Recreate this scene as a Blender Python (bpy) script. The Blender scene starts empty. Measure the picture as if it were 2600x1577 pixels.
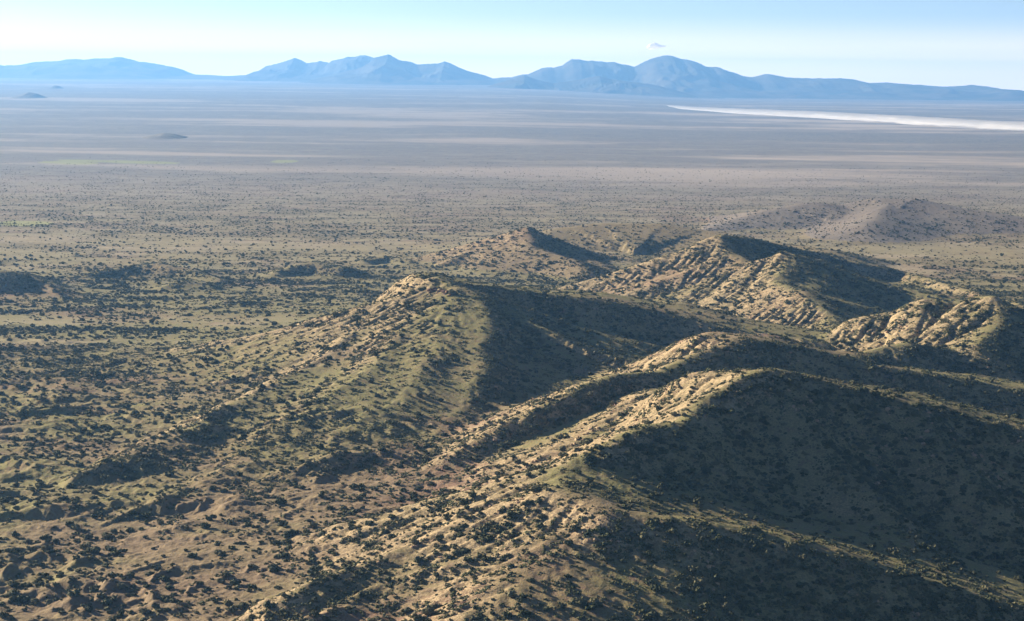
import bpy, math, random, time
import numpy as np
from mathutils import Matrix, Vector

T0 = time.time()
SC = bpy.context.scene
COL = SC.collection
RNG = np.random.default_rng(7)
random.seed(7)

# ------------------------------------------------------------------ camera, sky, sun, exposure
W0, H0, FPX = 2600.0, 1577.0, 4852.0          # photograph's size and focal length in its pixels
CAM_Z = 300.0
PITCH = math.atan((788.5 - 200.0) / FPX)
ROLL = math.radians(0.62)
cam_d = bpy.data.cameras.new('camera')
cam_d.sensor_fit = 'HORIZONTAL'
cam_d.sensor_width = 36.0
cam_d.lens = 36.0 * FPX / W0
cam_d.clip_start = 1.0
cam_d.clip_end = 250000.0
cam = bpy.data.objects.new('camera', cam_d)
COL.objects.link(cam)
R_CAM = Matrix.Rotation(math.pi / 2 - PITCH, 3, 'X') @ Matrix.Rotation(ROLL, 3, 'Z')
M4 = R_CAM.to_4x4()
M4.translation = (0, 0, CAM_Z)
cam.matrix_world = M4
SC.camera = cam

SUN_AZ = math.radians(33.0)     # sun stands left of the view and this much forward of square left
SUN_EL = math.radians(19.0)
SUN_DIR = Vector((-math.cos(SUN_EL) * math.cos(SUN_AZ), math.cos(SUN_EL) * math.sin(SUN_AZ), math.sin(SUN_EL)))
world = bpy.data.worlds.new('World')
SC.world = world
world.use_nodes = True
wn, wl = world.node_tree.nodes, world.node_tree.links
wn.clear()
sky = wn.new('ShaderNodeTexSky')
sky.sky_type = 'NISHITA'
sky.sun_disc = False
sky.sun_elevation = SUN_EL
sky.sun_rotation = math.atan2(SUN_DIR.x, SUN_DIR.y)
sky.altitude = 1500.0
sky.air_density = 0.45
sky.dust_density = 1.0
sky.ozone_density = 0.3
bg = wn.new('ShaderNodeBackground')
bg.inputs['Strength'].default_value = 0.051
wo = wn.new('ShaderNodeOutputWorld')
# pale dusty air low on the horizon, all the way round, beyond the near haze
_tc = wn.new('ShaderNodeTexCoord')
_sx = wn.new('ShaderNodeSeparateXYZ')
_mr = wn.new('ShaderNodeMapRange')
_mr.interpolation_type = 'SMOOTHSTEP'
_mr.inputs[1].default_value = math.sin(math.radians(2.1))
_mr.inputs[2].default_value = 0.0
_mr.inputs[4].default_value = 0.9
_mp = wn.new('ShaderNodeMapping')
_mp.inputs['Scale'].default_value = (3.0, 3.0, 60.0)
_nz = wn.new('ShaderNodeTexNoise')
_nz.inputs['Scale'].default_value = 1.6
_nz.inputs['Detail'].default_value = 5
_ma = wn.new('ShaderNodeMath')
_ma.operation = 'MULTIPLY_ADD'
_ma.inputs[1].default_value = 0.5
_ma.inputs[2].default_value = 0.72
_mm = wn.new('ShaderNodeMath')
_mm.operation = 'MULTIPLY'
_mx = wn.new('ShaderNodeMix')
_mx.data_type = 'RGBA'
_mx.inputs[7].default_value = (14.0, 10.8, 9.2, 1)
wl.new(_tc.outputs['Generated'], _sx.inputs[0])
wl.new(_sx.outputs['Z'], _mr.inputs[0])
wl.new(_tc.outputs['Generated'], _mp.inputs['Vector'])
wl.new(_mp.outputs[0], _nz.inputs['Vector'])
wl.new(_nz.outputs['Fac'], _ma.inputs[0])
wl.new(_mr.outputs[0], _mm.inputs[0])
wl.new(_ma.outputs[0], _mm.inputs[1])
wl.new(_mm.outputs[0], _mx.inputs[0])
wl.new(sky.outputs[0], _mx.inputs[6])
wl.new(_mx.outputs[2], bg.inputs[0])
wl.new(bg.outputs[0], wo.inputs[0])

sun_d = bpy.data.lights.new('sun', 'SUN')
sun_d.energy = 5.0
sun_d.angle = math.radians(0.53)
sun_d.color = (1.0, 0.85, 0.63)
sun_o = bpy.data.objects.new('sun', sun_d)
COL.objects.link(sun_o)
sun_o.rotation_euler = SUN_DIR.to_track_quat('Z', 'Y').to_euler()
sun_o.location = (-3000, 1500, 3000)

SC.view_settings.view_transform = 'Standard'
SC.view_settings.look = 'None'
SC.view_settings.exposure = 1.6
SC.view_settings.gamma = 1.0
SC.view_settings.use_curve_mapping = False
SC.render.engine = 'CYCLES'
SC.cycles.use_denoising = True
SC.cycles.max_bounces = 5
SC.cycles.diffuse_bounces = 1
SC.cycles.glossy_bounces = 1
SC.cycles.transmission_bounces = 3
SC.cycles.volume_bounces = 2
SC.cycles.caustics_reflective = False
SC.cycles.caustics_refractive = False
HAZE_DENSITY = 2.8e-5
HAZE_COLOR = (0.205, 0.485, 0.98)

# ------------------------------------------------------------------ helpers
RC = np.array(R_CAM)


def ray(u, v):
    d = RC @ np.array([(u - W0 / 2) / FPX, -(v - H0 / 2) / FPX, -1.0])
    return d / d[1]


def at_depth(u, v, depth):
    d = ray(u, v)
    return np.array([d[0] * depth, depth, CAM_Z + d[2] * depth])


def on_level(u, v, z=0.0):
    d = ray(u, v)
    k = (z - CAM_Z) / d[2]
    return np.array([d[0] * k, k, z])


def smooth(a, b, x):
    t = np.clip((x - a) / (b - a), 0, 1)
    return t * t * (3 - 2 * t)


def _hash(ix, iy, seed):
    h = (ix.astype(np.int64) * 374761393 + iy.astype(np.int64) * 668265263 + seed * 1442695041) & 0xFFFFFFFF
    h = ((h ^ (h >> 13)) * 1274126177) & 0xFFFFFFFF
    h = h ^ (h >> 16)
    return (h & 0xFFFFFF).astype(np.float32) / np.float32(0xFFFFFF)


def vnoise(x, y, seed=0):
    x0 = np.floor(x)
    y0 = np.floor(y)
    fx = (x - x0).astype(np.float32)
    fy = (y - y0).astype(np.float32)
    fx = fx * fx * fx * (fx * (fx * 6 - 15) + 10)
    fy = fy * fy * fy * (fy * (fy * 6 - 15) + 10)
    a = _hash(x0, y0, seed)
    b = _hash(x0 + 1, y0, seed)
    c = _hash(x0, y0 + 1, seed)
    d = _hash(x0 + 1, y0 + 1, seed)
    return ((a + (b - a) * fx) * (1 - fy) + (c + (d - c) * fx) * fy) * 2 - 1


def fbm(x, y, octv=5, seed=0, gain=0.5, lac=2.03):
    s = np.zeros(np.shape(x), np.float32)
    a, n = 1.0, 0.0
    for k in range(octv):
        s += a * vnoise(x + 17.3 * k, y - 9.1 * k, seed + k)
        n += a
        a *= gain
        x, y = (x * 0.8 - y * 0.6) * lac, (x * 0.6 + y * 0.8) * lac
    return s / n


def ridged(x, y, octv=5, seed=0, gain=0.5, lac=2.03):
    s = np.zeros(np.shape(x), np.float32)
    a, n = 1.0, 0.0
    for k in range(octv):
        s += a * (1 - 2 * np.abs(vnoise(x + 17.3 * k, y - 9.1 * k, seed + k)))
        n += a
        a *= gain
        x, y = (x * 0.8 - y * 0.6) * lac, (x * 0.6 + y * 0.8) * lac
    return s / n


def bilerp(G, gx, gy):
    gx = np.clip(gx, 0, G.shape[1] - 1.001)
    gy = np.clip(gy, 0, G.shape[0] - 1.001)
    ix = gx.astype(np.int32)
    iy = gy.astype(np.int32)
    fx = (gx - ix).astype(np.float32)
    fy = (gy - iy).astype(np.float32)
    f = G.ravel()
    i = iy * G.shape[1] + ix
    w = G.shape[1]
    return (f[i] * (1 - fx) + f[i + 1] * fx) * (1 - fy) + (f[i + w] * (1 - fx) + f[i + w + 1] * fx) * fy


def tag(o, label, cat=None, group=None, kind=None):
    o['label'] = label
    if cat:
        o['category'] = cat
    if group:
        o['group'] = group
    if kind:
        o['kind'] = kind
    return o


def mesh_np(name, verts, faces, mat=None, smooth_shade=False):
    """verts (n,3), faces (m,k) arrays -> mesh data"""
    me = bpy.data.meshes.new(name)
    verts = np.ascontiguousarray(verts, np.float32)
    faces = np.ascontiguousarray(faces, np.int32)
    m, k = faces.shape
    me.vertices.add(len(verts))
    me.vertices.foreach_set('co', verts.ravel())
    me.loops.add(m * k)
    me.loops.foreach_set('vertex_index', faces.ravel())
    me.polygons.add(m)
    me.polygons.foreach_set('loop_start', np.arange(0, m * k, k, dtype=np.int32))
    me.polygons.foreach_set('use_smooth', np.full(m, smooth_shade, bool))
    me.update(calc_edges=True)
    if mat:
        me.materials.append(mat)
    return me


def link(name, me, parent=None):
    o = bpy.data.objects.new(name, me)
    COL.objects.link(o)
    if parent:
        o.parent = parent
    return o


def fattr(me, name, arr):
    a = me.attributes.new(name, 'FLOAT', 'POINT')
    a.data.foreach_set('value', np.ascontiguousarray(arr, np.float32))


def grid_faces(ny, nx):
    i = np.arange((ny - 1) * nx).reshape(ny - 1, nx)[:, :-1].ravel()
    return np.stack([i, i + 1, i + nx + 1, i + nx], 1)


# ------------------------------------------------------------------ materials
def new_mat(name):
    m = bpy.data.materials.new(name)
    m.use_nodes = True
    m.node_tree.nodes.clear()
    return m, m.node_tree.nodes, m.node_tree.links


class NB:
    """little node builder"""

    def __init__(self, m):
        self.n, self.l = m.node_tree.nodes, m.node_tree.links

    def put(self, sock, v):
        if isinstance(v, bpy.types.NodeSocket):
            self.l.new(v, sock)
        else:
            if sock.type == 'RGBA' and len(v) == 3:
                v = (*v, 1)
            sock.default_value = v

    def math(self, op, a, b=0.0, clamp=False):
        x = self.n.new('ShaderNodeMath')
        x.operation = op
        x.use_clamp = clamp
        self.put(x.inputs[0], a)
        self.put(x.inputs[1], b)
        return x.outputs[0]

    def mix(self, f, a, b):
        x = self.n.new('ShaderNodeMix')
        x.data_type = 'RGBA'
        self.put(x.inputs[0], f)
        self.put(x.inputs[6], a)
        self.put(x.inputs[7], b)
        return x.outputs[2]

    def noise(self, vec, scale, detail=4, rough=0.55, dist=0.0):
        x = self.n.new('ShaderNodeTexNoise')
        x.inputs['Scale'].default_value = scale
        x.inputs['Detail'].default_value = detail
        x.inputs['Roughness'].default_value = rough
        x.inputs['Distortion'].default_value = dist
        self.l.new(vec, x.inputs['Vector'])
        return x.outputs['Fac']

    def ramp(self, f, a, b):
        x = self.n.new('ShaderNodeMapRange')
        x.interpolation_type = 'SMOOTHSTEP'
        self.put(x.inputs[0], f)
        x.inputs[1].default_value = a
        x.inputs[2].default_value = b
        return x.outputs[0]

    def attr(self, name):
        x = self.n.new('ShaderNodeAttribute')
        x.attribute_name = name
        return x.outputs['Fac']

    def scaled(self, vec, s):
        x = self.n.new('ShaderNodeMapping')
        x.inputs['Scale'].default_value = s
        self.l.new(vec, x.inputs['Vector'])
        return x.outputs[0]

    def out(self, col, rough=0.95, bump=None, spec=0.1):
        p = self.n.new('ShaderNodeBsdfPrincipled')
        self.put(p.inputs['Base Color'], col)
        p.inputs['Roughness'].default_value = rough
        p.inputs['Specular IOR Level'].default_value = spec
        if bump is not None:
            self.l.new(bump, p.inputs['Normal'])
        o = self.n.new('ShaderNodeOutputMaterial')
        self.l.new(p.outputs[0], o.inputs[0])
        return p

    def bump(self, h, strength, dist, prev=None):
        b = self.n.new('ShaderNodeBump')
        b.inputs['Strength'].default_value = strength
        b.inputs['Distance'].default_value = dist
        self.l.new(h, b.inputs['Height'])
        if prev is not None:
            self.l.new(prev, b.inputs['Normal'])
        return b.outputs[0]


def ground_material():
    m, n, l = new_mat('desert_ground')
    B = NB(m)
    tc = n.new('ShaderNodeTexCoord')
    P = tc.outputs['Object']
    rock, grass, red, scrub = B.attr('rock'), B.attr('grass'), B.attr('red'), B.attr('scrub')
    pale = B.attr('pale')
    green = B.attr('green')
    n40 = B.noise(P, 0.025, 5, 0.6)
    n6 = B.noise(P, 0.17, 5, 0.6)
    n1 = B.noise(P, 0.75, 4, 0.65)
    n03 = B.noise(P, 2.2, 3, 0.6)
    earth = B.mix(B.ramp(n6, 0.35, 0.68), (0.185, 0.135, 0.094), (0.250, 0.185, 0.120))
    earth = B.mix(B.attr('bare'), earth, B.mix(B.ramp(n6, 0.35, 0.68), (0.29, 0.235, 0.165), (0.36, 0.30, 0.20)))
    earth = B.mix(B.math('MULTIPLY', red, B.ramp(n40, 0.35, 0.6)), earth, (0.215, 0.128, 0.098))
    gr = B.mix(B.ramp(n1, 0.35, 0.7), (0.165, 0.160, 0.070), (0.255, 0.230, 0.105))
    gf = B.math('MULTIPLY', grass, B.ramp(B.math('ADD', B.math('MULTIPLY', n6, 0.6), B.math('MULTIPLY', n1, 0.4)), 0.30, 0.56))
    c = B.mix(gf, earth, gr)
    rk = B.mix(B.ramp(n1, 0.3, 0.7), (0.32, 0.235, 0.145), (0.46, 0.360, 0.225))
    rf = B.math('MULTIPLY', rock, B.ramp(B.math('ADD', B.math('MULTIPLY', n6, 0.55), B.math('MULTIPLY', n1, 0.45)), 0.44, 0.56))
    c = B.mix(rf, c, rk)
    # low herbs, litter and tiny shrubs too small to build
    tuft = B.math('MULTIPLY', B.ramp(n03, 0.52, 0.64), B.ramp(n6, 0.3, 0.6))
    c = B.mix(B.math('MULTIPLY', tuft, 0.55), c, (0.075, 0.078, 0.042))
    # far scrub, mapped as colour where bushes fall below a pixel
    sp = B.noise(B.scaled(P, (1, 0.55, 1)), 0.085, 3, 0.65)
    c = B.mix(B.math('MULTIPLY', scrub, B.ramp(sp, 0.42, 0.58)), c, (0.060, 0.066, 0.044))
    c = B.mix(B.math('MULTIPLY', B.attr('remote'), 0.7), c, B.mix(B.ramp(n40, 0.35, 0.65), (0.122, 0.127, 0.145), (0.168, 0.162, 0.166)))  # ground turned bluer with distance, haze painted into the colour
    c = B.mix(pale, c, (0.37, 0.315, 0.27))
    c = B.mix(green, c, (0.30, 0.34, 0.10))
    bn = B.bump(n03, 0.5, 0.35)
    bn = B.bump(n1, 0.7, 0.9, bn)
    bn = B.bump(n6, 0.5, 2.0, bn)
    B.out(c, 0.97, bn, 0.05)
    return m


def foliage_material(name, dark, light, dry):
    m, n, l = new_mat(name)
    B = NB(m)
    oi = n.new('ShaderNodeObjectInfo')
    tc = n.new('ShaderNodeTexCoord')
    nz = B.noise(tc.outputs['Object'], 2.6, 3, 0.6)
    c = B.mix(B.ramp(nz, 0.35, 0.65), dark, light)
    c = B.mix(B.math('MULTIPLY', B.ramp(oi.outputs['Random'], 0.35, 1.0), 0.85), c, dry)
    p = B.out(c, 0.85, None, 0.15)
    return m


def rock_material():
    m, n, l = new_mat('pale_rock')
    B = NB(m)
    oi = n.new('ShaderNodeObjectInfo')
    tc = n.new('ShaderNodeTexCoord')
    nz = B.noise(tc.outputs['Object'], 1.1, 5, 0.65)
    c = B.mix(B.ramp(nz, 0.3, 0.7), (0.27, 0.18, 0.115), (0.47, 0.35, 0.225))
    c = B.mix(B.ramp(oi.outputs['Random'], 0.4, 1.0), c, (0.36, 0.24, 0.17))
    B.out(c, 0.95, B.bump(nz, 0.8, 0.3), 0.08)
    return m


def simple_mat(name, c0, c1, scale, rough=0.95):
    m, n, l = new_mat(name)
    B = NB(m)
    tc = n.new('ShaderNodeTexCoord')
    nz = B.noise(tc.outputs['Object'], scale, 5, 0.6)
    B.out(B.mix(B.ramp(nz, 0.35, 0.65), c0, c1), rough, None, 0.05)
    return m


GROUND = ground_material()
JUNIPER = foliage_material('juniper_leaves', (0.024, 0.032, 0.018), (0.080, 0.088, 0.038), (0.150, 0.138, 0.075))
SCRUBLEAF = foliage_material('scrub_leaves', (0.050, 0.058, 0.028), (0.100, 0.105, 0.045), (0.13, 0.115, 0.06))
BARK = simple_mat('grey_bark', (0.09, 0.07, 0.055), (0.16, 0.13, 0.10), 3.0)
ROCK = rock_material()
RIMROCK = simple_mat('red_rimrock', (0.13, 0.075, 0.055), (0.24, 0.15, 0.11), 0.8)
BUTTE = simple_mat('butte_slopes', (0.12, 0.105, 0.085), (0.19, 0.165, 0.13), 0.02)
MOUNT = simple_mat('mountain_slopes', (0.05, 0.05, 0.04), (0.10, 0.085, 0.065), 0.0016)


def vapour(name, col):
    m, n, l = new_mat(name)
    d, t, x, o = n.new('ShaderNodeBsdfDiffuse'), n.new('ShaderNodeBsdfTranslucent'), n.new('ShaderNodeMixShader'), n.new('ShaderNodeOutputMaterial')
    d.inputs[0].default_value = t.inputs[0].default_value = (*col, 1)
    x.inputs[0].default_value = 0.5
    l.new(d.outputs[0], x.inputs[1])
    l.new(t.outputs[0], x.inputs[2])
    l.new(x.outputs[0], o.inputs[0])
    return m


CLOUD = vapour('cloud_white', (0.95, 0.93, 0.92))
FOG = vapour('fog_white', (0.62, 0.61, 0.62))

# ------------------------------------------------------------------ the hills: crest lines at their true distance
# every crest: points (u, v, depth in metres) read off the photograph, flank steepness left/right of travel, crest radius
RIDGES = [
    dict(name='near_ridge', ap=0.30, apf=0.14, sl=0.72, sr=0.30, r=6, pts=[(560, 1610, 960), (633, 1577, 985), (717, 1500, 1015), (950, 1424, 1065), (1134, 1350, 1100), (1256, 1298, 1125), (1403, 1213, 1160), (1446, 1171, 1175)]),
    dict(name='near_ridge', sl=0.55, sr=0.74, r=12, pts=[(1403, 1213, 1160), (1446, 1171, 1175), (1562, 1108, 1200), (1646, 1078, 1225), (1740, 1068, 1245), (1794, 1013, 1280), (1878, 960, 1315), (1952, 944, 1335)]),
    dict(name='near_ridge', top=85, dip=.085, sl=0.50, sr=0.74, r=14, pts=[(1925, 955, 1328), (1990, 950, 1335), (2110, 968, 1340), (2321, 1018, 1342), (2600, 1084, 1342), (2850, 1140, 1340)]),
    dict(name='near_ridge', ap=0.05, sl=0.75, sr=0.55, r=5, pts=[(1985, 975, 1325), (2060, 1080, 1273), (2150, 1180, 1233), (2230, 1270, 1196), (2300, 1350, 1160)]),
    dict(name='near_ridge', ap=0.05, sl=0.75, sr=0.55, r=5, pts=[(2330, 1030, 1336), (2420, 1130, 1281), (2520, 1240, 1230)]),
    dict(name='near_ridge', sl=0.26, sr=0.40, r=34, pts=[(1430, 1185, 1165), (1420, 1290, 1090), (1400, 1400, 1030), (1340, 1560, 950), (1280, 1700, 890)]),
    dict(name='near_spur', sl=0.45, sr=0.66, r=12, pts=[(1420, 1235, 1110), (1560, 1290, 1068), (1700, 1308, 1064), (1815, 1324, 1062), (2005, 1361, 1062), (2216, 1424, 1062), (2400, 1490, 1062), (2600, 1545, 1062), (2850, 1640, 1062)]),
    dict(name='middle_ridge', sl=0.50, sr=0.70, r=8, pts=[(760, 1300, 1290), (870, 1269, 1325), (1040, 1230, 1365), (1200, 1135, 1410), (1343, 1050, 1455), (1480, 975, 1500), (1545, 948, 1530), (1680, 939, 1565), (1770, 900, 1600), (1882, 857, 1650)]),
    dict(name='middle_ridge', top=50, dip=.05, sl=0.45, sr=0.70, r=10, pts=[(1860, 868, 1640), (1900, 862, 1650), (1991, 865, 1670), (2154, 899, 1675), (2217, 924, 1660), (2436, 955, 1665), (2600, 984, 1665), (2850, 1020, 1660)]),
    dict(name='middle_ridge', sl=0.55, sr=0.45, r=8, pts=[(1650, 985, 1480), (1560, 1040, 1440), (1480, 1090, 1400), (1390, 1160, 1330)]),
    dict(name='side_ridge', sl=0.50, sr=0.60, r=8, pts=[(2090, 905, 1760), (2200, 893, 1790), (2312, 871, 1815), (2401, 885, 1830), (2600, 917, 1850), (2850, 955, 1870)]),
    dict(name='main_hill', ap=0.45, apf=0.06, sl=0.62, sr=0.24, r=16, pts=[(230, 1210, 1370), (480, 1090, 1500), (675, 992, 1640), (844, 886, 1800), (920, 832, 1880), (992, 781, 1945), (1060, 735, 1985), (1118, 712, 2005)]),
    dict(name='main_hill', ap=0.3, sl=0.30, sr=0.46, r=34, pts=[(1100, 735, 1982), (1060, 800, 1890), (960, 920, 1700), (800, 1050, 1540), (600, 1180, 1400), (400, 1300, 1280)]),
    dict(name='main_hill', ap=0.3, sl=0.42, sr=0.30, r=34, pts=[(1160, 735, 1965), (1130, 870, 1760), (1020, 1005, 1590), (870, 1130, 1450), (650, 1260, 1320), (500, 1340, 1240)]),
    dict(name='main_hill', top=90, dip=.04, sl=0.50, sr=0.72, r=12, pts=[(1118, 712, 2005), (1230, 722, 2015), (1370, 739, 2035), (1530, 760, 2045), (1690, 791, 2040), (1900, 834, 2010), (2110, 872, 1980), (2300, 905, 1950)]),
    dict(name='main_hill', sl=0.72, sr=0.40, r=7, pts=[(1118, 714, 2004), (1213, 750, 1945), (1240, 830, 1820), (1230, 920, 1700), (1180, 1020, 1590), (1090, 1120, 1490), (980, 1210, 1400)]),
    dict(name='back_hill', sl=0.60, sr=0.60, r=6, pts=[(1500, 775, 2540), (1535, 737, 2600), (1572, 702, 2620), (1646, 681, 2625), (1730, 644, 2625), (1790, 617, 2615), (1836, 600, 2610), (1900, 607, 2700), (1977, 624, 2800), (2065, 640, 2870), (2300, 690, 2860), (2600, 770, 2520), (2800, 820, 2400)]),
    dict(name='back_hill', sl=0.5, sr=0.34, r=8, pts=[(1836, 602, 2608), (1860, 640, 2560), (1905, 667, 2520), (1950, 655, 2505), (1984, 639, 2500), (2010, 648, 2490), (2083, 659, 2515), (2189, 698, 2490), (2295, 726, 2460), (2454, 763, 2390), (2600, 798, 2300), (2800, 850, 2190)]),
    dict(name='back_hill', sl=0.30, sr=0.42, r=10, pts=[(2000, 650, 2490), (1975, 715, 2400), (2037, 744, 2300), (2110, 800, 2220), (2150, 850, 2130)]),
    dict(name='rocky_hill', sl=0.5, sr=0.36, r=6, pts=[(2110, 862, 2000), (2129, 846, 2005), (2171, 814, 2010), (2252, 793, 2010), (2295, 768, 2005), (2337, 759, 2000), (2400, 768, 1990), (2443, 775, 1985), (2482, 754, 1970), (2531, 761, 1950)]),
    dict(name='rocky_hill', sl=0.5, sr=0.7, r=6, pts=[(2531, 761, 1950), (2620, 800, 1970), (2800, 850, 1980)]),
    dict(name='rocky_hill', sl=0.72, sr=0.36, r=5, pts=[(2531, 762, 1948), (2536, 820, 1890), (2500, 868, 1830)]),
    dict(name='cone_hill', lift=9, sl=0.33, sr=0.33, r=8, pts=[(1000, 705, 2950), (1108, 690, 2990), (1234, 638, 3080), (1300, 602, 3100), (1335, 593, 3100), (1393, 633, 3130), (1509, 680, 3000), (1570, 715, 2900)]),
    dict(name='cone_hill', lift=9, sl=0.42, sr=0.30, r=8, pts=[(1335, 595, 3098), (1350, 640, 3010), (1450, 672, 2920), (1500, 710, 2820)]),
    dict(name='round_hill', lift=16, sl=0.25, sr=0.16, r=25, pts=[(1350, 625, 3350), (1430, 600, 3400), (1530, 588, 3430), (1688, 590, 3420), (1794, 608, 3380), (1900, 630, 3300), (2100, 660, 3150)]),
    dict(name='far_hill', lift=19, sl=0.22, sr=0.13, r=24, pts=[(1780, 612, 3750), (1847, 590, 3880), (1973, 552, 4000), (2068, 538, 4050), (2131, 545, 4060), (2216, 529, 4080), (2321, 527, 4060), (2427, 549, 4000), (2600, 575, 3920), (2850, 620, 3800)]),
    dict(name='far_hill', lift=19, sl=0.22, sr=0.22, r=20, pts=[(2260, 530, 4070), (2230, 570, 3850), (2200, 600, 3650)]),
    dict(name='low_hill', sl=0.30, sr=0.48, r=7, lift=8, pts=[(-150, 705, 2640), (-40, 696, 2660), (40, 697, 2660), (110, 726, 2640), (160, 756, 2590)]),
    dict(name='low_hill', sl=0.30, sr=0.48, r=7, lift=8, pts=[(200, 715, 2800), (300, 690, 2850), (390, 681, 2860), (470, 692, 2840), (560, 722, 2760)]),
    dict(name='low_hill', sl=0.30, sr=0.48, r=7, lift=8, pts=[(420, 735, 2680), (480, 722, 2690), (540, 735, 2670)]),
    dict(name='low_hill', sl=0.30, sr=0.48, r=7, lift=8, pts=[(700, 700, 2860), (760, 683, 2890), (810, 678, 2900), (870, 690, 2870)]),
    dict(name='low_hill', sl=0.30, sr=0.48, r=7, lift=8, pts=[(930, 672, 3050), (985, 664, 3090), (1040, 676, 3050)]),
    dict(name='low_hill', sl=0.30, sr=0.48, r=7, lift=8, pts=[(250, 1062, 1700), (330, 1045, 1720), (400, 1030, 1740)]),
    dict(name='low_hill', sl=0.30, sr=0.48, r=7, lift=8, pts=[(330, 925, 2060), (400, 908, 2100), (470, 918, 2080)]),
]
HILL_NAMES = ['plain'] + list(dict.fromkeys(r['name'] for r in RIDGES))

CELL = 2.5
GX0, GX1, GY0, GY1 = -1250.0, 1500.0, 680.0, 4700.0
NX, NY = int((GX1 - GX0) / CELL) + 1, int((GY1 - GY0) / CELL) + 1


def hollow(x, y):
    return -105.0 * smooth(0.03, 0.20, x / np.maximum(y, 1.0)) * smooth(1750, 1200, y)


def plain_height(x, y):
    a = np.arctan2(x, np.maximum(y, 1.0))
    right = smooth(-0.02, 0.12, a)
    far = np.maximum(0, y - 9000.0)
    rise = np.minimum(far * 0.0083, 250)
    dip = np.minimum(far * 0.0035, 40)
    z = rise * (1 - right) + dip * right + hollow(x, y)
    z = z + 4.0 * fbm(x / 900.0, y / 900.0, 3, 91)
    return z


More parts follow.
